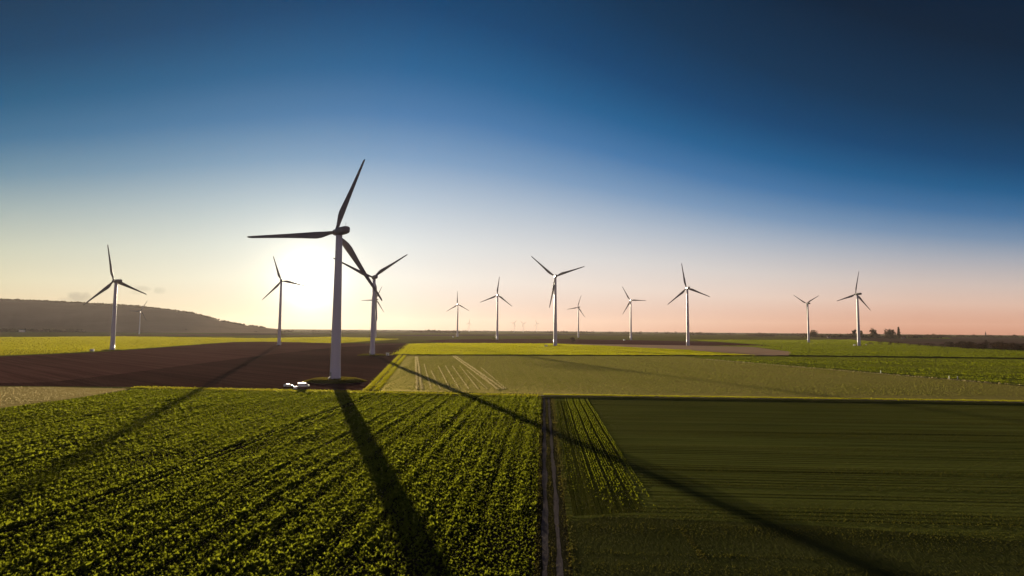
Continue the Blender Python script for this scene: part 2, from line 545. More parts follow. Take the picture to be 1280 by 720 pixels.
rows = np.arange(-1.15, -290, -.50)
ridge = [3.2, 7.4, 12.5, 17.8, 24.5, 28.9, 37.5, 43.8, 51.2, 59.0, 66.8, 71.4, 80.5, 93.0, 104.0, 118.0, 133.9, 138.4, 160.0, 185.0]
feet, hts = [], []
ex = np.array([p[0] for p in crop_edge_px]); ey = np.array([p[1] for p in crop_edge_px])
for u in rows:
    # sprayer wheelings every 27 m are left bare
    if min(abs(u + k) for k in (68.1, 69.9, 135.2, 137.0)) < .45: continue
    v = np.arange(50, 262, .37) + rng.uniform(-.15, .15, len(np.arange(50, 262, .37)))
    uu = u + rng.normal(0, .14, len(v))
    P = np.stack([EU.x * uu + EV.x * v, EU.y * uu + EV.y * v, np.zeros(len(v))], 1)
    px, py = project_np(P)
    ok = (px > -70) & (py < 775) & (py > np.interp(px, ex, ey) + .6) & (px < 720)
    P = P[ok]; vv = v[ok]
    if not len(P): continue
    rd = min(abs(u + k) for k in ridge)
    hrow = .40 + .14 * math.exp(-(rd / .55) ** 2) - .05 * math.exp(-((rd - 1.6) / .7) ** 2) + .10 * smooth_rand(np.array([u]), 3, 1.4)[0] + .08 * smooth_rand(np.array([u]), 5, 6.)[0] + .06 * random.uniform(-1, 1)
    h = hrow + .12 * smooth_rand(vv + u * 3.1, 11, 4.) + rng.normal(0, .10, len(P))
    pn = smooth_rand(P[:, 0] * .9 + P[:, 1] * .25, 61, 9) * .6 + smooth_rand(P[:, 1] * .45 - P[:, 0] * .3, 62, 7) * .6
    h = h * (1 + .28 * pn)
    keep = rng.random(len(P)) > .06 + .22 * (pn < -.55) + .10 * (smooth_rand(vv + u * 1.7, 21, 9.) > .55)
    feet.append(P[keep]); hts.append(np.clip(h[keep], .2, .95))
feet = np.concatenate(feet); hts = np.concatenate(hts)
dist = feet @ np.array([EV.x, EV.y, 0])
VV, QQ, off = [], [], 0
for lo, hi, nl, wd in ((0, 105, 8, .46), (105, 165, 5, .62), (165, 400, 3, .85)):
    s = (dist >= lo) & (dist < hi)
    V, Q = leaves_mesh('x', feet[s], hts[s], wd, nl)
    VV.append(V); QQ.append(Q + off); off += len(V)
print('plants', len(feet), 'leaf quads', sum(len(q) for q in QQ))
crop = link_mesh('leafy_crop', mesh_np('leafy_crop', np.concatenate(VV), np.concatenate(QQ)), M_crop, kind='stuff')
tag(crop, 'leafy green crop in rows filling the field left of the dirt track', 'crop')

# ragged grass along the track, on the bank edges and around the turbine mound
def blades(name, P, H, wd, nb, mat, label):
    V, Q = leaves_mesh(name, P, H, wd, nb, .1)
    o = link_mesh(name, mesh_np(name, V, Q), mat, kind='stuff')
    tag(o, label, 'grass')
    return o
n = 5200
v = rng.uniform(50, v_lane - 4, n)
side = rng.choice([0, 1, 2], n, p=[.40, .25, .35])
u = np.where(side == 0, rng.normal(3.5, .45, n), np.where(side == 1, rng.normal(1.15, .28, n), rng.normal(-.65, .2, n)))
P = np.stack([EU.x * u + EV.x * v, EU.y * u + EV.y * v, np.zeros(n)], 1)
clump = .5 + .5 * smooth_rand(v, 31, 3.)
blades('verge_grass', P, (.12 + .28 * rng.random(n) * clump) * np.where(side == 1, .6, 1), .22, 5, M_grass, 'rough grass growing along the edges and middle of the dirt track')

# short young wheat on the right: rows across, built as low tufts so that the sun rakes them
rowv = np.arange(52, 240, .42)
A, HW = [], []
for v0 in rowv:
    k = smooth_rand(np.array([v0]), 77, 1.1)[0] * .6 + smooth_rand(np.array([v0]), 78, 4.0)[0] * .5
    if k < -.22: continue
    dens = .62 if v0 > 130 else .45
    uu = np.arange(5, 300, dens)
    uu = uu + rng.uniform(-.25, .25, len(uu))
    vv = np.full(len(uu), v0) + rng.normal(0, .06, len(uu)) + .25 * smooth_rand(uu, 79, 25)
    P = np.stack([EU.x * uu + EV.x * vv, EU.y * uu + EV.y * vv, np.zeros(len(uu))], 1)
    px, py = project_np(P)
    edge_u = 17.5 + 2.2 * smooth_rand(vv, 80, 1.5) - 14 * np.clip((95 - vv) / 9, 0, 1)
    s_ = (px < 1340) & (py < 770) & (uu > edge_u) & (rng.random(len(uu)) < .85)
    A.append(P[s_]); HW.append(np.clip(.085 + .085 * k + .03 * rng.random(s_.sum()) + .025 * smooth_rand(uu[s_] + v0 * 9, 81, 14), .03, .24))
A = np.concatenate(A); HW = np.concatenate(HW)
print('wheat tufts', len(A))
blades('young_wheat', A, HW, .6, 3, M_wheat, 'short dark young wheat in rows across the field right of the track')
# headland strip: rows along the track
A = []
for u0 in np.arange(4.2, 17.5, .48):
    if int((u0 - 4.2) / .48) % 5 == 4: continue            # drill gaps
    v = np.arange(84, 240, .42)
    vv = v + rng.uniform(-.2, .2, len(v))
    uu = u0 + rng.normal(0, .07, len(vv)) + .12 * smooth_rand(vv, 90, 20)
    P = np.stack([EU.x * uu + EV.x * vv, EU.y * uu + EV.y * vv, np.zeros(len(vv))], 1)
    end = 92 + 4 * smooth_rand(np.array([u0]), 91, .5)[0]
    s_ = (rng.random(len(vv)) < np.clip((vv - end) / 22, 0, 1) * (.45 + .45 * (u0 > 8.5))) & (rng.random(len(vv)) < .9)
    A.append(P[s_])
A = np.concatenate(A)
uA = A @ np.array([EU.x, EU.y, 0])
blades('headland_wheat', A, np.clip((.11 + .12 * rng.random(len(A))) * np.where(uA > 8.5, 1.25, .8), .05, .4), .55, 4, M_mid_l, 'lighter green wheat rows of the headland strip beside the track')
# rough grass in the near right corner
n = 15000
v = rng.uniform(50, 92, n); u = rng.uniform(3.6, 130, n)
P = np.stack([EU.x * u + EV.x * v, EU.y * u + EV.y * v, np.zeros(n)], 1)
cl = smooth_rand(u * .7 + v * 2.0, 95, 3.) + smooth_rand(v, 96, 2.2)
k = (cl > -.5) & (v < 90 + 2 * smooth_rand(u, 97, 5.) - u * .06)
blades('rough_corner_grass', P[k], np.clip(.06 + .06 * cl[k] + .06 * rng.random(k.sum()), .03, .25), .3, 4, M_wheat, 'rough dark grass of the near corner right of the track')


def tuft_line(name, p0, p1, w, step, h, mat, label, nl=3, wd=.5, z=0):
    a, b = ground(*p0), ground(*p1)
    d = b - a; L_ = d.length
    n = int(L_ / step)
    t = rng.random(n)
    nn = np.array([-d.y, d.x, 0]) / L_
    P = np.array(a) + np.outer(t, np.array(d)) + np.outer(rng.normal(0, w / 2, n), nn)
    P[:, 2] = z
    return blades(name, P, h * rng.uniform(.6, 1.4, n), wd, nl, mat, label)


tuft_line('dry_grass', (849, 658), (884, 704), .5, .05, .10, M_grass, 'pale dry grass streak in the near right field corner', 3, .4)

# low canopy of the fields further off: tufts, thinner and larger with distance
def inside(poly, x, y):
    c = np.zeros(len(x), bool)
    j = len(poly) - 1
    for i in range(len(poly)):
        xi, yi = poly[i]; xj, yj = poly[j]
        c ^= ((yi > y) != (yj > y)) & (x < (xj - xi) * (y - yi) / (yj - yi + 1e-12) + xi)
        j = i
    return c


def cover(name, pxs, D0, area, size, mat, label, nl=2, wd=1.0, rowaz=None, gap=2.0, amp=.35, z=0.0, holes=(), lo=None):
    poly = [tuple(ground(x, y)[:2]) for x, y in pxs]
    xs = [p[0] for p in poly]; ys = [p[1] for p in poly]
    A_ = (max(xs) - min(xs)) * (max(ys) - min(ys))
    n = int(A_ / area)
    X = rng.uniform(min(xs), max(xs), n); Y = rng.uniform(min(ys), max(ys), n)
    jt = 1.0 + Y / 500.0
    k = inside(poly, X + rng.normal(0, 1, n) * jt + 1.5 * jt * smooth_rand(Y * .7 + X * .2, 111, 14), Y + rng.normal(0, 1, n) * jt * 1.5 + 2.5 * jt * smooth_rand(X * .6, 112, 14))
    k &= rng.random(n) < np.minimum(1, (D0 / np.maximum(Y, 1)) ** 1.6)
    X, Y = X[k], Y[k]
    P = np.stack([X, Y, np.zeros(len(X)) + z], 1)
    px, py = project_np(P)
    k = (px > -70) & (px < 1350)
    for h in holes: k &= ~inside([tuple(ground(x, y)[:2]) for x, y in h], X, Y)
    P = P[k]
    H = size * np.maximum(1, P[:, 1] / D0) ** .6 * rng.uniform(.7, 1.3, len(P))
    if rowaz is not None:
        c = P[:, 0] * math.cos(rowaz) - P[:, 1] * math.sin(rowaz)
        H *= 1 + amp * smooth_rand(c, 101, gap) + amp * .7 * smooth_rand(c, 102, gap * 5)
    H *= 1 + .18 * smooth_rand(P[:, 0] * .8 + P[:, 1] * .5, 103, 45) + .15 * smooth_rand(P[:, 0] * .3 - P[:, 1] * .6, 104, 30)
    print(name, len(P))
    return blades(name, P, H, wd, nl, mat, label)


brownpad = [(452, 489), (505, 444.2), (515, 430), (520, 430)]
cover('cereal_cover', [(476, 487.5), (521, 445), (700, 445), (850, 445.6), (885, 450), (1280, 483.5), (1350, 488), (1350, 497.5), (1280, 496), (700, 491)], 330, .75, .24, M_beige_l,
      'thin beige green cereal over the middle field beyond the lane', 2, 1.0, rad(-2), 1.0, .15)
cover('bright_cover', [(489, 444), (512, 429.6), (560, 428.8), (700, 430), (760, 432.5), (860, 437.5), (950, 444.6), (740, 444.2), (600, 443.6)], 700, 1.8, .5, M_bright_l,
      'bright yellow green crop around the tallest middle turbine', 2, .9, AZP + PI / 2, 6, .3)
cover('meadow_cover', [(-60, 448), (-60, 422), (150, 420.8), (330, 423), (420, 421.2), (500, 424), (420, 429.2), (330, 427), (285, 427.8), (130, 439), (0, 444.6)], 700, 3.2, .62, M_left_l,
      'bright green crop of the field before the hill', 2, 1.0, rad(70), 9, .3)
cover('green_cover', [(885, 432.4), (965, 432), (900, 427.6), (860, 425), (1000, 425), (1060, 424.5), (1150, 431.5), (1190, 434.5), (1290, 439), (1350, 441), (1350, 448.6), (1280, 447.4), (1060, 445.2), (990, 444.0), (992, 440), (940, 433.6)], 700, 3.0, .55, M_mid_l,
      'green crop around the two turbines on the right', 2, 1.0, AZP + PI / 2, 9, .35)
cover('green_cover', [(858, 446), (1000, 446.4), (1280, 449.6), (1350, 450.4), (1350, 487), (1280, 481), (890, 448.9)], 450, 2.0, .42, M_mid_l,
      'green crop between the thin field banks on the right', 2, 1.0, AZP + PI / 2, 8, .4)
cover('stubble_cover', [(-60, 484), (60, 484), (165, 486.4), (100, 496), (0, 509.5), (-60, 517)], 260, .9, .22, M_straw, 'pale stubble wedge at the left edge of the leafy crop', 2, .5)


tuft_line('verge_grass', (459.5, 488), (513, 430), 1.7, .10, .45, M_left_l, 'yellow green grass strip along the left of the farm verge')
tuft_line('verge_grass', (470.5, 488), (518.0, 430), 1.5, .10, .45, M_left_l, 'yellow green grass strip along the right of the farm verge')
for p0, p1 in (((519.5, 446), (521.5, 487)), ((521.5, 446), (527.5, 487)), ((566, 445), (623, 487)), ((569, 445), (630, 487))):
    tuft_line('dry_grass', p0, p1, .6, .22, .42, M_straw, 'pale dry grass lines along the wheel marks of the beige field')
for k in range(9):                          # fainter drill lines fanning through the near part of the field
    x0 = 536 + 9.5 * k
    tuft_line('dry_grass', (x0 - 6 - k * .6, 458 + random.uniform(-3, 6)), (x0 + 3 + k * 2.2, 486.5), .25, .30, .36, M_straw, 'faint pale drill lines in the near part of the beige field', 2, .4)
tuft_line('dry_grass', (882, 449.3), (1290, 483.4), .7, .2, .55, M_straw, 'pale grass line along the thin bank between beige and green fields')
n = 30000
uu = rng.uniform(0, 330, n); vv = v_lane - 1 + rng.normal(1.0, 1.3, n)
blades('bank_grass', np.stack([EU.x * uu + EV.x * vv, EU.y * uu + EV.y * vv, np.full(n, .45)], 1), rng.uniform(.15, .4, n), .5, 3, M_left_l, 'sunlit grass on top of the lane bank on the right')
n = 5000
a0, b0 = ground(165, 484.8), fld(-.8, v_lane - 1)
t = rng.random(n)
P = np.array(a0) + np.outer(t, np.array(b0 - a0)); P[:, 1] += rng.normal(0, 2.2, n); P[:, 2] = .2
blades('bank_grass', P, rng.uniform(.2, .5, n), .5, 3, M_left_l, 'sunlit grass on the bank between the leafy crop and the ploughed field')

# ------------------------------------------------------------------ wind turbines
def tower_mesh(h, rb, rt, name='tower'):
    bm = bmesh.new()
    rings = []
    N = 32
    zs = [0, .25, .251] + [h * k for k in (.1, .22, .3335, .334, .45, .56, .667, .6675, .78, .9, 1)]
    for z in zs:
        r = rb + (rt - rb) * (z / h) ** .92
        if z <= .25: r = rb * 1.06
        for zz in (.334, .6675):
            if abs(z - h * (zz - .0002)) < .06: r *= 1.02
        rings.append([(r * math.cos(2 * PI * i / N), r * math.sin(2 * PI * i / N), z) for i in range(N)])
    loft(bm, rings)
    return from_bm(name, bm, True)


def nacelle_mesh(s):
    """rounded box, nose at +Y, tail at -Y, sitting on the tower top"""
    bm = bmesh.new()
    rings = []
    N = 24
    for y, w, h, dz in ((2.6, .62, .62, 0), (2.4, .80, .80, 0), (1.6, .95, .95, 0), (0, 1, 1, .05), (-3, 1, 1.02, .08), (-6, .97, 1, .12),
                        (-8.0, .90, .92, .16), (-8.8, .74, .76, .2), (-9.0, .5, .5, .2)):
        r = []
        for i in range(N):
            a = 2 * PI * i / N
            ca, sa = math.cos(a), math.sin(a)
            k = (abs(ca) ** 3.6 + abs(sa) ** 3.6) ** (-1 / 3.6)
            r.append((1.95 * s * w * ca * k, y * s, (1.95 * h * sa * k + dz) * s))
        rings.append(r)
    loft(bm, rings)
    return from_bm('nacelle', bm, True)


def hub_mesh(s):
    bm = bmesh.new()
    rings = []
    N = 20
    for y, r in ((-1.3, 1.35), (-.6, 1.62), (.3, 1.7), (1.0, 1.5), (1.6, 1.1), (2.0, .6), (2.15, .15)):
        rings.append([(r * s * math.cos(2 * PI * i / N), y * s, r * s * math.sin(2 * PI * i / N)) for i in range(N)])
    loft(bm, rings)
    return from_bm('rotor_hub', bm, True)


def blade_mesh(Lb, s, cs=1.0):
    """span along +Z, trailing edge to -X, suction side to +Y"""
    st = [(0.0, 1.7, 1.0, 0), (.035, 1.7, 1.0, 0), (.08, 2.0, .78, 8), (.13, 2.75, .48, 16), (.19, 3.55, .34, 14), (.25, 3.75, .29, 11), (.32, 3.4, .26, 9),
          (.42, 2.85, .24, 7), (.55, 2.3, .22, 5), (.70, 1.8, .20, 3), (.85, 1.4, .18, 1.5), (.95, 1.12, .17, .5), (.985, .85, .16, 0), (1.0, .3, .16, 0)]
    bm = bmesh.new()
    rings = []
    N = 20
    for t, c, th, tw in st:
        c *= s * cs
        tw = rad(tw + 3)
        r = []
        for i in range(N):
            a = 2 * PI * i / N
            x = .5 * math.cos(a)
            y = .5 * math.sin(a) * th
            if th < .9:                     # sharpen the trailing edge
                q = (.5 - x)                # 0 at leading edge, 1 at trailing edge
                y *= (1 - .75 * max(0, q - .35) / .65)
                x0 = x - .5 * min(1, (1 - th) * 1.4) * .55
            else:
                x0 = x
            X = x0 * c
            Y = y * c
            bend = -1.2 * s * t * t
            r.append((X * math.cos(tw) - Y * math.sin(tw), X * math.sin(tw) + Y * math.cos(tw) - bend * 0, t * Lb + 0.0))
        rings.append(r)
    loft(bm, rings)
    return from_bm('blade', bm, True)


def kiosk(loc, rz, label, w=3.4, d=2.6, h=2.5):
    k = tag(empty('transformer_kiosk', loc, rz), label, 'transformer kiosk', 'white kiosks at the turbine feet')
    bm = bmesh.new(); box(bm, 0, 0, h / 2, w, d, h, .04); link_mesh('body', from_bm('body', bm), M_white, k)
    bm = bmesh.new(); box(bm, 0, 0, h + .11, w + .3, d + .3, .2, .05); link_mesh('roof', from_bm('roof', bm), M_white, k)
    bm = bmesh.new(); box(bm, -.5, -d / 2 - .02, 1.02, .95, .05, 1.95, .01); dd = link_mesh('door', from_bm('door', bm), M_grey, k)
    bm = bmesh.new(); box(bm, -.16, -d / 2 - .065, 1.05, .05, .05, .18, .01); link_mesh('handle', from_bm('handle', bm), M_steel, dd)
    return k


def pad(px, py, w, h, name='mound', z0=0.0, dx=0, r=None, mat=None):
    """low round earth mound under a tower: a capped cone"""
    c = Vector((px, py, 0))
    bm = bmesh.new()
    N = 48
    rings = []
    for k, z in ((1.0, -.05), (.93, .28 * h), (.80, .80 * h), (.70, h), (.30, h * 1.02)):
        rings.append([(c.x + dx + w * k * math.cos(2 * PI * i / N) * (1 + .03 * math.sin(3 * i)), c.y + w * .9 * k * math.sin(2 * PI * i / N) * (1 + .03 * math.cos(2 * i)), z) for i in range(N)])
    loft(bm, rings, False, True)
    o = link_mesh(name, from_bm(name, bm), mat or M_mound, kind='structure')
    return o


# (x, y, hub height, blade length, nose azimuth, rotor angle, base radius, top radius, scale, mound radius, mound height, label)
TURBINES = [
    (-90.4, 306.3, 77.5, 45.4, -43, 20.7, 2.75, 1.62, 1.0, 15, 1.3, 'largest and nearest wind turbine, on a grass mound at the edge of the leafy crop'),
    (-455, 678.2, 79.2, 42.6, -67, -12, 2.5, 1.5, 1.0, 11, .6, 'wind turbine with its housing seen sideways, between green and ploughed fields at left'),
    (-1396, 2226, 87.0, 44, -3, 30, 2.4, 1.4, 1.0, 0, 0, 'small hazy wind turbine standing directly in front of the wooded hill'),
    (-371.5, 950.0, 103.0, 41.8, -19, -18.5, 2.7, 1.5, 1.0, 0, 0, 'slim wind turbine beside the sun glare, at the back of the ploughed field'),
    (-141, 603.2, 79.5, 44.5, -27, 54, 2.6, 1.5, 1.0, 14, .9, 'second largest wind turbine, just behind the nearest one beside the verge'),
    (-436, 1903.8, 120.8, 49.3, -35, 25, 2.9, 1.6, 1.1, 0, 0, 'distant wind turbine hidden partly behind the tower of the second largest turbine'),
    (-194.3, 2128, 116.6, 47.5, -12, -2, 3.0, 1.7, 1.1, 14, .6, 'distant wind turbine with one blade straight up, left of the brown strip'),
    (-38, 1565.2, 118.9, 50.0, -11, 6.5, 3.0, 1.7, 1.15, 15, .9, 'wind turbine on a low mound at the far edge of the brown strip'),
    (74.5, 1012.5, 119.1, 54.6, -3, 70.5, 3.3, 1.75, 1.2, 13, .5, 'tallest wind turbine in the middle, blades in a wide Y above the bright green field'),
    (255.8, 2274.9, 116.0, 49.4, -27, 19.5, 3.0, 1.7, 1.1, 0, 0, 'small distant wind turbine just right of the round bush'),
    (351, 1746.1, 116.5, 47.8, -3, 90, 3.0, 1.7, 1.1, 0, 0, 'wind turbine with one blade level to the right, behind the brown strip'),
    (336.5, 1133.3, 109.8, 49.0, -3, 109.7, 3.1, 1.7, 1.15, 0, 0, 'tall wind turbine at the back edge of the pinkish field'),
    (771, 1541.6, 101.6, 43, -11, 60, 2.8, 1.6, 1.0, 10, .4, 'wind turbine with two blades raised in a V, on the far green field'),
    (706.5, 1208.5, 105.7, 49.0, -14, 12.5, 3.0, 1.7, 1.1, 11, .4, 'rightmost large wind turbine, in front of the village trees'),
]


def build_turbine(T):
    x, y, hub, Lb, nose, psi, rb, rt, s, mr, mh, label = T
    root = tag(empty('wind_turbine', (x, y, mh)), label, 'wind turbine', 'wind turbines across the farmland')
    ht = hub - mh - 1.95 * s
    tw = link_mesh('tower', tower_mesh(ht, rb, rt), M_tower, root)
    a = -rad(nose)
    bm = bmesh.new(); box(bm, 0, -rb * 1.0, 2.2, .95, .30, 2.3, .05); dr = link_mesh('door', from_bm('door', bm), M_grey, tw); dr.rotation_euler = (0, 0, rad(-38))
    bm = bmesh.new()
    for k in range(6): box(bm, 0, -rb * 1.02 - .28 - .27 * k, (1.05 - .19 * k) * .5, 1.2, .26, 1.05 - .19 * k)
    stp = link_mesh('steps', from_bm('steps', bm), M_steel, tw); stp.rotation_euler = (0, 0, rad(-38))
    bm = bmesh.new(); box(bm, 0, 0, .06, 1, 1, .1)
    nac = link_mesh('nacelle', nacelle_mesh(s), M_nac, root)
    nac.location = (0, 0, ht + 1.85 * s)
    nac.rotation_euler = (0, 0, a)
    bm = bmesh.new(); box(bm, 0, -7.0 * s, 2.9 * s, .12, .12, 1.6 * s); box(bm, 0, -7.0 * s, 3.6 * s, .7, .08, .08)
    link_mesh('wind_vane', from_bm('wind_vane', bm), M_steel, nac)
    hb = link_mesh('rotor_hub', hub_mesh(s), M_nac, root)
    ov = 4.2 * s
    hp = Vector((math.sin(rad(nose)) * ov, math.cos(rad(nose)) * ov, ht + 1.95 * s))
    hb.location = hp
    hb.rotation_euler = (0, 0, a)
    bmsh = blade_mesh(Lb, s, 1.0)
    for k in range(3):
        b = bpy.data.objects.new('blade', bmsh)
        COL.objects.link(b)
        b.parent = root
        # local: roll about Y by psi, then yaw
        b.matrix_local = Matrix.Translation(hp) @ Matrix.Rotation(a, 4, 'Z') @ Matrix.Rotation(rad(psi + 120 * k), 4, 'Y')
    bmsh.materials.append(M_blade)
    return root


MP, MH = [], []
for T in TURBINES:
    build_turbine(T)
    if T[9]:
        pad(T[0], T[1], T[9], T[10])
        n = int(T[9] ** 2 * (9 if T[1] < 400 else 2.5))
        a_ = rng.uniform(0, 2 * PI, n); r_ = T[9] * np.sqrt(rng.uniform(.05, 1.15, n))
        zz = np.interp(r_ / T[9], [0, .3, .7, .8, .93, 1.0], [T[10] * 1.02, T[10] * 1.02, T[10], T[10] * .8, T[10] * .28, 0])
        P = np.stack([T[0] + r_ * np.cos(a_), T[1] + .9 * r_ * np.sin(a_), zz - .03], 1)
        MP.append(P); MH.append(rng.uniform(.2, .5, n) * (1 if T[1] < 400 else 1.6))

blades('mound_grass', np.concatenate(MP), np.concatenate(MH), .5, 3, M_mound_l, 'grass growing on the low mounds under the turbines')
# four very far turbines on the horizon
fm_t = tower_mesh(100, 2.6, 1.5)
fm_t.materials.append(M_tower)
fm_b = blade_mesh(45, 1.0, 1.0)
fm_b.materials.append(M_blade)
for (px, pyt, D, psi, lab) in ((586.4, 402.0, 6900, 10, 'faint far wind turbine on the horizon, leftmost of four'), (642.7, 401.8, 6700, 40, 'faint far wind turbine on the horizon, left one of a close pair'),
                               (654, 402.6, 7000, 75, 'faint far wind turbine on the horizon, right one of a close pair'), (671, 401.8, 6800, 100, 'faint far wind turbine on the horizon, rightmost of four')):
    p = at_dist(px, pyt, D)
    r = tag(empty('wind_turbine', (p.x, p.y, 0)), lab, 'wind turbine', 'faint turbines far away on the horizon')
    t = bpy.data.objects.new('tower', fm_t); COL.objects.link(t); t.parent = r
    n_ = link_mesh('nacelle', nacelle_mesh(1.0), M_nac, r); n_.location = (0, 0, 101.5)
    for k in range(3):
        b = bpy.data.objects.new('blade', fm_b); COL.objects.link(b); b.parent = r
        b.matrix_local = Matrix.Translation((0, 4, 102)) @ Matrix.Rotation(rad(psi + 120 * k), 4, 'Y')

# kiosks at the feet
def gp(px, py): 
    p = ground(px, py); return (p.x, p.y, 0.0)
kiosk(gp(115, 439.4), .5, 'white kiosk at the foot of the turbine before the hill')
kiosk(gp(484.5, 444.4), .3, 'white kiosk beside the second largest turbine at the verge', 3.0, 2.4)
kiosk(gp(682.5, 433.2), .4, 'white kiosk left of the tallest middle turbine', 3.8, 2.8)
kiosk(gp(566.5, 421.6), .2, 'white kiosk left of the distant turbine with one blade straight up', 5.0, 3.5, 3.2)
kiosk(gp(780.3, 425.6), .2, 'white kiosk left of the turbine behind the brown strip', 4.2, 3.0, 3.0)
kiosk(gp(1068, 432.2), .2, 'white kiosk at the left foot of the rightmost large turbine', 3.8, 2.8)
kiosk(gp(1082.5, 431.6), .7, 'white kiosk right of the rightmost large turbine', 3.2, 2.6)

# ------------------------------------------------------------------ vehicles beside the nearest turbine
def wheel(parent, x, y, r=.34):
    bm = bmesh.new()
    bmesh.ops.create_cone(bm, cap_ends=True, segments=20, radius1=r, radius2=r, depth=.24, matrix=Matrix.Translation((x, y, r)) @ Matrix.Rotation(PI / 2, 4, 'X'))
    w = link_mesh('wheel', from_bm('wheel', bm), M_dark, parent)
    bm = bmesh.new()
    s = 1 if y > 0 else -1
    bmesh.ops.create_cone(bm, cap_ends=True, segments=14, radius1=r * .6, radius2=r * .55, depth=.03, matrix=Matrix.Translation((x, y + s * .13, r)) @ Matrix.Rotation(PI / 2, 4, 'X'))
    link_mesh('rim', from_bm('rim', bm), M_steel, w)


def profile_body(name, prof, wid, mat, parent, tumble=.12, zt=1.0):
    """extrude a side profile (x,z) across y, drawn in towards the roof"""
    bm = bmesh.new()
    rings = []
    for k in (-1, -.9, .9, 1):
        r = []
        for x, z in prof:
            ins = tumble * max(0, z - zt)
            e = .0 if abs(k) < 1 else .05
            r.append((x * (1 - e * .3), k * (wid / 2 - ins) , z - e * .2 if z > .6 else z + e * .2))
        rings.append(r)
    loft(bm, rings)
    return link_mesh(name, from_bm(name, bm), mat, parent)


def car(loc, rz, label):
    c = tag(empty('parked_car', loc, rz), label, 'car')
    profile_body('body', [(-2.05, .32), (2.0, .32), (2.08, .62), (2.0, .80), (1.15, .95), (.45, 1.42), (-.9, 1.47), (-1.75, 1.1), (-2.05, .95)], 1.75, M_white, c, .35, .95)
    for sx in (-1.3, 1.3):
        for sy in (-.78, .78): wheel(c, sx, sy, .32)
    for sy in (-1, 1):
        bm = bmesh.new()
        vs = [bm.verts.new((x, sy * (.885 - .35 * max(0, z - .95) * 1.0), z)) for x, z in ((1.0, 1.0), (.42, 1.37), (-.85, 1.41), (-1.5, 1.08), (-1.5, 1.0))]
        bm.faces.new(vs)
        r = bmesh.ops.extrude_face_region(bm, geom=bm.faces[:])
        bmesh.ops.translate(bm, vec=(0, sy * .01, 0), verts=[e for e in r['geom'] if isinstance(e, bmesh.types.BMVert)])
        link_mesh('side_window', from_bm('side_window', bm), M_glass, c)
    for x0, z0, x1, z1, nm in ((1.12, .985, .49, 1.40, 'windscreen'), (-1.72, 1.13, -.96, 1.455, 'rear_window')):
        bm = bmesh.new()
        o = .012 if x0 > 0 else -.012
        vs = [bm.verts.new(p) for p in ((x0 + o, -.66, z0), (x0 + o, .66, z0), (x1 + o, .55, z1), (x1 + o, -.55, z1))]
        bm.faces.new(vs)
        r = bmesh.ops.extrude_face_region(bm, geom=bm.faces[:])
        bmesh.ops.translate(bm, vec=(o, 0, .012), verts=[e for e in r['geom'] if isinstance(e, bmesh.types.BMVert)])
        link_mesh(nm, from_bm(nm, bm), M_glass, c)
    return c


def van(loc, rz, label):
    c = tag(empty('parked_van', loc, rz), label, 'van')
    profile_body('body', [(-2.5, .38), (2.4, .38), (2.52, .7), (2.45, 1.05), (1.85, 1.22), (1.15, 1.95), (.7, 2.12), (-2.4, 2.15), (-2.52, 1.9), (-2.55, .6)], 1.95, M_white, c, .10, 1.2)
    for sx in (-1.6, 1.55):
        for sy in (-.88, .88): wheel(c, sx, sy, .36)
    for sy in (-1, 1):
        bm = bmesh.new(); box(bm, 1.0, sy * .955, 1.5, .9, .02, .5, .005); link_mesh('side_window', from_bm('side_window', bm), M_glass, c)
    bm = bmesh.new()
    vs = [bm.verts.new(p) for p in ((1.80, -.80, 1.30), (1.80, .80, 1.30), (1.22, .74, 1.90), (1.22, -.74, 1.90))]
    bm.faces.new(vs)
    r = bmesh.ops.extrude_face_region(bm, geom=bm.faces[:])
    bmesh.ops.translate(bm, vec=(.03, 0, .03), verts=[e for e in r['geom'] if isinstance(e, bmesh.types.BMVert)])
    link_mesh('windscreen', from_bm('windscreen', bm), M_glass, c)
    for sy in (-.45, .45):
        bm = bmesh.new(); box(bm, -2.545, sy, 1.6, .02, .7, .5, .005); link_mesh('rear_window', from_bm('rear_window', bm), M_glass, c)
    return c


van(gp(379.5, 484.3), 0.30, 'white van parked on the grass left of the nearest turbine mound')
car(gp(360.5, 483.6), .62, 'small white car parked left of the white van')
sk = tag(empty('marker_box', gp(369, 486.2), .3), 'low pale cabinet at the crop edge between the white car and van', 'cabinet')
bm = bmesh.new(); box(bm, 0, 0, .5, 1.6, .7, 1.0, .04); link_mesh('body', from_bm('body', bm), M_white, sk)
bm = bmesh.new(); box(bm, 0, 0, 1.05, 1.75, .85, .1, .03); link_mesh('lid', from_bm('lid', bm), M_steel, sk)

for (px, py, lab) in ((1101, 466.6, 'white marker post on the thin bank, on its own at the left'), (1186.5, 473.6, 'white marker post on the thin bank, left of the close pair'), (1197, 474.4, 'white marker post on the thin bank, right of the close pair')):
    q = tag(empty('marker_post', gp(px, py)), lab, 'post', 'white posts on the thin field bank')
    bm = bmesh.new(); box(bm, 0, 0, .8, .28, .28, 1.7, .03); link_mesh('post', from_bm('post', bm), M_white, q)
    bm = bmesh.new(); box(bm, 0, 0, 1.72, .40, .40, .16, .04); link_mesh('cap', from_bm('cap', bm), M_white, q)

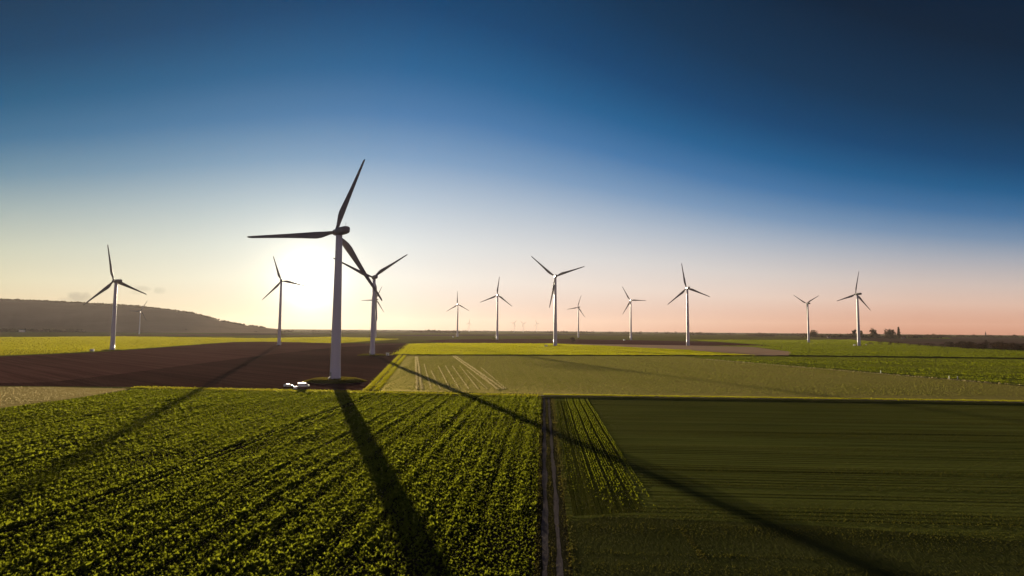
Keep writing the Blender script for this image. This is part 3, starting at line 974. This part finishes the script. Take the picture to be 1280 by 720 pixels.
# ------------------------------------------------------------------ hill
def hill():
    # ridge line from the photograph, at the hill's own distance
    rp = [(-700, 372), (-500, 374), (-300, 375), (-150, 374.5), (0, 375), (40, 376.4), (100, 379.2), (160, 382.6), (205, 387), (235, 390.8), (255, 396), (275, 401), (290, 404.3), (310, 407.6), (330, 409.6), (350, 411.5)]
    D0 = 4200.0
    V, Q = [], []
    prof = [(-1500, 0.0), (-1150, .10), (-800, .34), (-450, .68), (-200, .90), (0, 1.0), (250, .97), (900, .6), (1800, 0)]
    xs = np.linspace(-700, 350, 150)
    ry = np.interp(xs, [a for a, b in rp], [b for a, b in rp])
    for i, (x, y) in enumerate(zip(xs, ry)):
        p = at_dist(x, y, D0)
        H = max(.5, p.z) + 5 * math.sin(i * .9) * (p.z > 60) * .4
        dirx = Vector((p.x, p.y, 0)).normalized()
        for k, (o, f) in enumerate(prof):
            q = Vector((p.x, p.y, 0)) + dirx * o
            V.append((q.x, q.y, max(-2, H * f + (random.uniform(-4, 4) if 0 < f < 1 else random.uniform(-2, 2)) * min(1, H / 80)) if f > 0 else -2))
        if i:
            for k in range(len(prof) - 1):
                a = (i - 1) * len(prof) + k; b = i * len(prof) + k
                Q.append((a, b, b + 1, a + 1))
    me = mesh_np('hill', np.array(V), np.array(Q))
    for p in me.polygons: p.use_smooth = True
    link_mesh('hill', me, M_hill, kind='structure')
    return xs, ry, D0
hx, hy, hD = hill()

# ------------------------------------------------------------------ trees and woods
def leaf_cloud(C, Rr, n, size, flat=1.0):
    """n leaf clumps through an ellipsoid: tilted quads, denser towards an uneven outer shell"""
    d = rng.normal(size=(n, 3)); d /= np.linalg.norm(d, axis=1)[:, None]
    lump = 1 + .28 * np.sin(d[:, 0] * 4.1 + C[0]) * np.cos(d[:, 1] * 3.7 + C[1] * .7) + .18 * np.sin(d[:, 2] * 6 + C[0] * .3)
    r = rng.uniform(.25, 1, n) ** .5 * lump
    P = np.array(C) + d * r[:, None] * np.array(Rr)
    a = rng.normal(size=(n, 3)); a /= np.linalg.norm(a, axis=1)[:, None]
    b = np.cross(a, rng.normal(size=(n, 3))); b /= np.linalg.norm(b, axis=1)[:, None]
    s = size * rng.uniform(.5, 1.3, n)[:, None]
    V = np.stack([P - a * s - b * s * .6, P + a * s - b * s * .6, P + a * s * .8 + b * s * .7, P - a * s * .7 + b * s * .6], 1).reshape(-1, 3)
    return V, np.arange(4 * n).reshape(-1, 4)


def clouds_mesh(name, parts):
    V, Q, o = [], [], 0
    for v, q in parts:
        V.append(v); Q.append(q + o); o += len(v)
    return mesh_np(name, np.concatenate(V), np.concatenate(Q))


def tree(loc, h, w, label, group=None, mat=M_tree, cat='tree', name='tree', slim=False, n=420, stem=.25):
    t = tag(empty(name, loc), label, cat, group)
    bm = bmesh.new()
    r0 = max(.15, h * .022)
    rings = [[(r * math.cos(2 * PI * i / 8) + dx, r * math.sin(2 * PI * i / 8), z) for i in range(8)]
             for z, r, dx in ((-.1, r0 * 1.4, 0), (h * .1, r0, 0), (h * .35, r0 * .8, h * .01), (h * .75, r0 * .25, -h * .01))]
    loft(bm, rings)
    for k in range(5):
        a = k * 2.4; z0 = h * (.28 + .09 * k); e = Vector((math.cos(a) * w * .38, math.sin(a) * w * .38, h * .2)); st_ = Vector((0, 0, z0))
        s = e.cross(Vector((0, 0, 1))).normalized() * r0 * .4
        u_ = Vector((0, 0, r0 * .4))
        rr = [[st_ + s, st_ + u_, st_ - s, st_ - u_], [st_ + e + s * .3, st_ + e + u_ * .3, st_ + e - s * .3, st_ + e - u_ * .3]]
        loft(bm, rr)
    link_mesh('trunk', from_bm('trunk', bm), M_bark, t)
    ps = []
    sd = random.uniform(0, 50)
    if slim:
        for k in range(6):
            zz = h * (.18 + .14 * k)
            ps.append(leaf_cloud((sd * 0, 0, zz), (w * .5 * (1 - .75 * k / 6), w * .5 * (1 - .75 * k / 6), h * .13), n // 6, h * .035))
    else:
        for k in range(7):
            a = random.uniform(0, 6.28); q = random.uniform(.1, .55)
            zz = h * random.uniform(stem + .18, .82)
            rr = w * random.uniform(.20, .32)
            ps.append(leaf_cloud((math.cos(a) * q * w * .6, math.sin(a) * q * w * .6, zz), (rr, rr, min(rr * .8, h - zz + .1)), n // 7, h * .045))
    link_mesh('crown', clouds_mesh('crown', ps), mat, t)
    return t


# the round bush by the bright green field
p = ground(716.5, 428.4)
tree((p.x, p.y, 0), 12.0, 17, 'round dark bush between the brown strip and the bright green field', None, M_copse, 'bush', 'round_bush', False, 700, .02)

# trees of the village on the right skyline
for (px, base, top, wpx, slim, lab, D) in (
        (1016.5, 419.5, 412.0, 15, False, 'broad dark tree on the skyline just right of the turbine with V blades', 3100),
        (1068.3, 419.5, 410.6, 5, False, 'small skyline tree immediately left of the rightmost large turbine tower', 3000),
        (1077, 419.5, 411.6, 5, False, 'small skyline tree immediately right of the rightmost large turbine tower', 3000),
        (1091.5, 419.5, 409.6, 13, False, 'round tree on the skyline, left one of the two broad village trees', 3000),
        (1112.5, 419.5, 409.4, 17, False, 'widest village tree on the skyline, next to the slender poplar', 3000),
        (1123.4, 419.5, 408.6, 4, True, 'slender pointed poplar on the skyline at the end of the village trees', 3000)):
    b0 = at_dist(px, 415, D); tp = at_dist(px, top, D)
    h = max(6, tp.z); w = wpx * D / F
    tree((b0.x, b0.y, 0), h, w, lab, 'village trees on the right skyline', M_tree, 'tree', 'poplar_tree' if slim else 'tree', slim, 900, .05)

# low bushes strung along the edge of the right green field
edge = [(1088, 430.4, 8, 6), (1101, 431, 10, 8), (1113, 431.4, 7, 7), (1123, 431.8, 12, 7), (1137, 432.8, 8, 5), (1148, 433.0, 11, 7), (1163, 434, 12, 9), (1178, 434.6, 9, 8)]
names = ['low bush at the field edge, first right of the turbine kiosk', 'low wide bush at the field edge, second from the kiosk', 'narrow bush at the field edge, third from the kiosk', 'wide bush at the field edge, fourth from the kiosk',
         'smallest bush at the field edge, halfway to the dark copse', 'bush at the field edge, third before the dark copse', 'largest bush of the row at the field edge near the copse', 'bush at the field edge next to the dark copse']
for (px, py, wpx, hpx), lab in zip(edge, names):
    p = ground(px, py)
    tree((p.x, p.y, 0), hpx * .62 * p.y / F, wpx * p.y / F, lab, 'bushes along the edge of the right green field', M_copse, 'bush', 'field_bush', False, 350, .02)

# dark copse on the right (one mass)
ps = []
for k in range(95):
    t = random.random()
    px = 1186 + 175 * t
    pyb = 435.0 + (px - 1186) * .052 - random.uniform(0, 6.5)
    p = ground(px, pyb)
    h = random.uniform(5.5, 9.5) * (.7 + .5 * min(1, t * 4)); w = random.uniform(6, 11)
    ps.append(leaf_cloud((p.x, p.y, h * .48), (w, w, h * .52), 190, .85))
o = link_mesh('dark_copse', clouds_mesh('dark_copse', ps), M_copse, kind='stuff')
tag(o, 'dark brown copse of bare bushes at the right edge behind the green field', 'copse')

# woods along the horizon (one mass)
ps = []
def wood(px0, px1, D, top, n, jit=1.0, wid=(18, 40), nq=42):
    for k in range(n):
        px = random.uniform(px0, px1)
        DD = D * random.uniform(.93, 1.07)
        b = at_dist(px, 412, DD)
        h = top * random.uniform(.55, 1.0 + .3 * jit)
        w = random.uniform(*wid)
        ps.append(leaf_cloud((b.x, b.y, h * .45), (w, w, h * .55), nq, h * .2))
wood(1000, 1175, 3300, 17, 130, .8)
wood(1150, 1420, 4200, 16, 120, .6)
wood(860, 1010, 4600, 15, 70)
wood(935, 965, 3600, 13, 16)
wood(680, 880, 5600, 17, 70)
wood(515, 580, 4300, 22, 40, .2)
wood(480, 700, 6000, 15, 60)
wood(300, 480, 5200, 12, 50)
wood(-200, 105, 2900, 14, 170, .3, (14, 26))
wood(105, 330, 3300, 9, 34, .4, (10, 40))
wood(225, 236, 3200, 16, 4, .2, (10, 14))
wood(340, 420, 4200, 13, 14, .4, (14, 40))
wood(100, 300, 3800, 11, 26, .4, (14, 50))
o = link_mesh('distant_woods', clouds_mesh('distant_woods', ps), M_tree, kind='stuff')
tag(o, 'strips of distant woods along the flat horizon', 'woods')
# tree line crowning the hill
ps = []
for k in range(420):
    px = random.uniform(-260, 330)
    y = np.interp(px, hx, hy)
    p = at_dist(px, y, hD)
    h = random.uniform(8, 17)
    ps.append(leaf_cloud((p.x, p.y, p.z + h * .1), (random.uniform(12, 30),) * 2 + (h * .6,), 24, 5))
o = link_mesh('hill_woods', clouds_mesh('hill_woods', ps), M_tree, kind='stuff')
tag(o, 'woods along the crest of the long hill at left', 'woods')

# far buildings
def house(loc, rz, w, d, h, label, name='farmhouse', wall=M_render, roof=M_roof):
    t = tag(empty(name, loc, rz), label, 'house')
    bm = bmesh.new(); box(bm, 0, 0, h / 2, w, d, h); link_mesh('wall', from_bm('wall', bm), wall, t)
    bm = bmesh.new()
    e = .5
    loft(bm, [[(x, -d / 2 - e, h - .15), (x, d / 2 + e, h - .15), (x, 0, h + d * .42)] for x in (-w / 2 - e, w / 2 + e)])
    rf = link_mesh('roof', from_bm('roof', bm), roof, t)
    bm = bmesh.new(); box(bm, w * .28, .6, h + d * .42, .8, .8, 1.8); link_mesh('chimney', from_bm('chimney', bm), M_stone, rf)
    for k in (-1, 0, 1):
        bm = bmesh.new(); box(bm, k * w * .3, -d / 2 - .03, h * .5, 1.2, .08, 1.5); link_mesh('window', from_bm('window', bm), M_glass, t)
    return t
p = at_dist(27.5, 416, 2700)
house((p.x, p.y, 0), .35, 20, 12, 8.5, 'white farmhouse with a tiled roof among the trees at far left', 'farmhouse', M_render, M_slate)
p = at_dist(59, 416, 4000)
t = tag(empty('white_tower', (p.x, p.y, 0)), 'pale slim tower at the foot of the hill at far left', 'tower')
bm = bmesh.new(); loft(bm, [[(r * math.cos(2 * PI * i / 20), r * math.sin(2 * PI * i / 20), z) for i in range(20)] for z, r in ((0, 4.6), (24, 4.2), (25, 5.4), (31, 5.8))]); link_mesh('shaft', from_bm('shaft', bm, True), M_render, t)
bm = bmesh.new(); loft(bm, [[(r * math.cos(2 * PI * i / 20), r * math.sin(2 * PI * i / 20), z) for i in range(20)] for z, r in ((31.02, 6.0), (33, 4.5), (34.2, 1.2))]); link_mesh('roof', from_bm('roof', bm), M_slate, t)
p = at_dist(1232, 416, 4300)
t = tag(empty('church', (p.x, p.y, 0), .5), 'small church with a pointed spire on the right skyline', 'church')
bm = bmesh.new(); box(bm, 14, 0, 5.5, 22, 11, 11); link_mesh('nave', from_bm('nave', bm), M_stone, t)
bm = bmesh.new(); loft(bm, [[(x, -6, 10.8), (x, 6, 10.8), (x, 0, 17)] for x in (3.4, 25.5)]); link_mesh('roof', from_bm('roof', bm), M_slate, t)
bm = bmesh.new(); box(bm, 0, 0, 12, 6.5, 6.5, 24); link_mesh('bell_tower', from_bm('bell_tower', bm), M_stone, t)
bm = bmesh.new(); loft(bm, [[(r * math.cos(2 * PI * i / 8), r * math.sin(2 * PI * i / 8), z) for i in range(8)] for z, r in ((24, 4.9), (27, 3.4), (44, .15))]); link_mesh('spire', from_bm('spire', bm), M_slate, t)
for px, D, lab in ((1036, 2900, 'pale house among the trees left of the rightmost large turbine'), (1129, 2900, 'low pale house on the skyline right of the slender poplar')):
    p = at_dist(px, 416, D)
    house((p.x, p.y, 0), random.uniform(-.4, .4), 15, 9, 5.5, lab, 'village_house', M_stone, M_roof)

# ------------------------------------------------------------------ air
HZ_TOP = 276.0
bm = bmesh.new()
box(bm, 0, 0, (HZ_TOP - 1.5) / 2, 31000, 31000, HZ_TOP + 1.5)
me = from_bm('haze', bm)
m, g, out = new_mat('haze_air')
pv = g.n('ShaderNodeVolumePrincipled')
pv.inputs['Color'].default_value = (.82, .73, .70, 1)
pv.inputs['Density'].default_value = 1.7e-5
pv.inputs['Anisotropy'].default_value = .45
g.link(pv.outputs[0], out.inputs['Volume'])
hz = link_mesh('haze', me, m, kind='stuff')
tag(hz, 'thin evening haze over the whole plain', 'haze')

# ------------------------------------------------------------------ sky and sun
w = bpy.data.worlds.new('World')
sc.world = w
w.use_nodes = True
w.node_tree.nodes.clear()
g = NT(w.node_tree)
out = g.n('ShaderNodeOutputWorld')
sky = g.n('ShaderNodeTexSky', sky_type='NISHITA', sun_disc=False)
sky.sun_elevation = SUN_EL
sky.sun_rotation = SUN_AZ
sky.air_density = 1.0
sky.dust_density = .6
sky.ozone_density = 3.0
bg1 = g.n('ShaderNodeBackground')
g.link(g.mix(1.0, sky.outputs[0], (.03, .12, .20, 1), 'MULTIPLY'), bg1.inputs[0])
bg1.inputs[1].default_value = .05
# evening grade: warm low band, white above it, deep blue overhead, darker away from the sun
tc = g.n('ShaderNodeTexCoord')
D = tc.outputs['Generated']
sp = g.n('ShaderNodeSeparateXYZ'); g.link(D, sp.inputs[0])
el = g.math('MULTIPLY', g.math('ARCSINE', sp.outputs[2]), 180 / PI)
az = g.math('MULTIPLY', g.math('ARCTAN2', sp.outputs[0], sp.outputs[1]), 180 / PI)
daz = g.math('ADD', az, 10.5)
fac = g.math('MINIMUM', g.math('ADD', 1.0, g.math('MULTIPLY', g.math('MULTIPLY', daz, daz), 1 / 45. ** 2)), 2.9)
e2 = g.math('DIVIDE', g.math('MULTIPLY', g.math('MAXIMUM', el, 0.0), fac), 60.0)
def S(c): return tuple((x / 255 / 12.92 if x <= 10 else ((x / 255 + .055) / 1.055) ** 2.4) for x in c) + (1,)
GR = g.ramp(e2, [(0.0, S((230, 190, 172))), (1.5 / 60, S((238, 206, 190))), (4.8 / 60, S((238, 225, 214))), (8 / 60, S((218, 216, 213))), (12.3 / 60, S((174, 186, 199))),
                 (16 / 60, S((120, 150, 182))), (20 / 60, S((66, 114, 160))), (24 / 60, S((22, 88, 136))), (29 / 60, S((0, 60, 102))), (36 / 60, S((0, 40, 68))), (48 / 60, S((0, 17, 30))), (1.0, S((0, 14, 28)))])
sd = g.vmath('DOT_PRODUCT', D, tuple(SUN))
th = g.math('MULTIPLY', g.math('ARCCOSINE', g.math('MINIMUM', sd, 1.0)), 180 / PI)
def gauss(sig, amp):
    q = g.math('DIVIDE', th, sig)
    return g.math('MULTIPLY', g.math('EXPONENT', g.math('MULTIPLY', g.math('MULTIPLY', q, q), -1.0)), amp)
core = g.math('ADD', gauss(.9, 4.0), gauss(1.9, 1.0))
halo = g.math('ADD', gauss(3.6, .42), g.math('ADD', gauss(7.0, .12), gauss(14.0, .045)))
hc = g.n('ShaderNodeCombineXYZ')
g.link(g.math('ADD', core, g.math('MULTIPLY', halo, 1.0)), hc.inputs[0])
g.link(g.math('ADD', g.math('MULTIPLY', core, .94), g.math('MULTIPLY', halo, .84)), hc.inputs[1])
g.link(g.math('ADD', g.math('MULTIPLY', core, .80), g.math('MULTIPLY', halo, .62)), hc.inputs[2])
# the low band is rosy on the right and yellow on the left of the sun
low = g.math('EXPONENT', g.math('MULTIPLY', el, -1 / 6.0))
wr = g.math('MULTIPLY', low, g.math('MULTIPLY', g.math('MAXIMUM', daz, 0.0), 1 / 45., clamp=True))
wl = g.math('MULTIPLY', g.math('EXPONENT', g.math('MULTIPLY', el, -1 / 34.0)), g.math('MULTIPLY', g.math('MAXIMUM', g.math('MULTIPLY', daz, -1.0), 0.0), 1 / 36., clamp=True))
GR = g.mix(wr, GR, g.mix(1.0, GR, (.78, .46, .36, 1), 'MULTIPLY'))
GR = g.mix(wl, GR, g.mix(1.0, GR, (.78, .77, .50, 1), 'MULTIPLY'))
rear = g.math('MULTIPLY', g.maprange(g.math('ABSOLUTE', daz), 70, 125), g.math('EXPONENT', g.math('MULTIPLY', g.math('MAXIMUM', el, 0.0), -1 / 16.0)))  # low sky behind the camera, added as fill for hill and tower fronts
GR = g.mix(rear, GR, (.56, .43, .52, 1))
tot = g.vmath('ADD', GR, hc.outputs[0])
# small grey clouds low on the left
nz = g.noise(D, 60.0, 5, .6)
def cloud(px, py, wx, wy, amt):
    d = (FW + CR * ((px - 640) / F) - CU * ((py - 360) / F)).normalized()
    a0 = math.degrees(math.atan2(d.x, d.y)); e0 = math.degrees(math.asin(d.z))
    k = 1 / (F * math.pi / 180)
    dx = g.math('DIVIDE', g.math('SUBTRACT', az, a0), wx * k * .75)
    dy = g.math('DIVIDE', g.math('SUBTRACT', el, e0), wy * k)
    r = g.math('ADD', g.math('MULTIPLY', dx, dx), g.math('MULTIPLY', dy, dy))
    v = g.math('SUBTRACT', g.math('ADD', 1.0, g.math('MULTIPLY', g.math('SUBTRACT', nz, .5), 2.6)), r)
    return g.math('MULTIPLY', g.maprange(v, 0, .9), amt)
cl = None
for a in ((99, 371, 15, 6, .8), (90, 375, 18, 4, .5), (200, 363, 11, 5, .6), (178, 361, 16, 3.5, .4), (170, 366, 12, 2.5, .2)):
    c = cloud(*a)
    cl = c if cl is None else g.math('MAXIMUM', cl, c)
tot = g.mix(cl, tot, S((178, 160, 140)))
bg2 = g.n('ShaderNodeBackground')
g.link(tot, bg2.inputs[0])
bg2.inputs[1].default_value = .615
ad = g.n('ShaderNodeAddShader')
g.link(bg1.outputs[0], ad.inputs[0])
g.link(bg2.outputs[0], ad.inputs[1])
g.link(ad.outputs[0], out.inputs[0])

sl = bpy.data.lights.new('sun', 'SUN')
sl.energy = 5.0
sl.angle = rad(.34)
sl.color = (1.0, .84, .58)
so = bpy.data.objects.new('sun', sl)
COL.objects.link(so)
so.rotation_euler = SUN.to_track_quat('Z', 'Y').to_euler()

# ------------------------------------------------------------------ render settings
vs = sc.view_settings
vs.view_transform = 'Standard'
vs.look = 'None'
vs.exposure = .7
vs.gamma = 1
vs.use_curve_mapping = False
sc.cycles.use_denoising = True
sc.cycles.max_bounces = 8
sc.cycles.volume_bounces = 1
sc.cycles.use_adaptive_sampling = True
sc.cycles.adaptive_threshold = .01
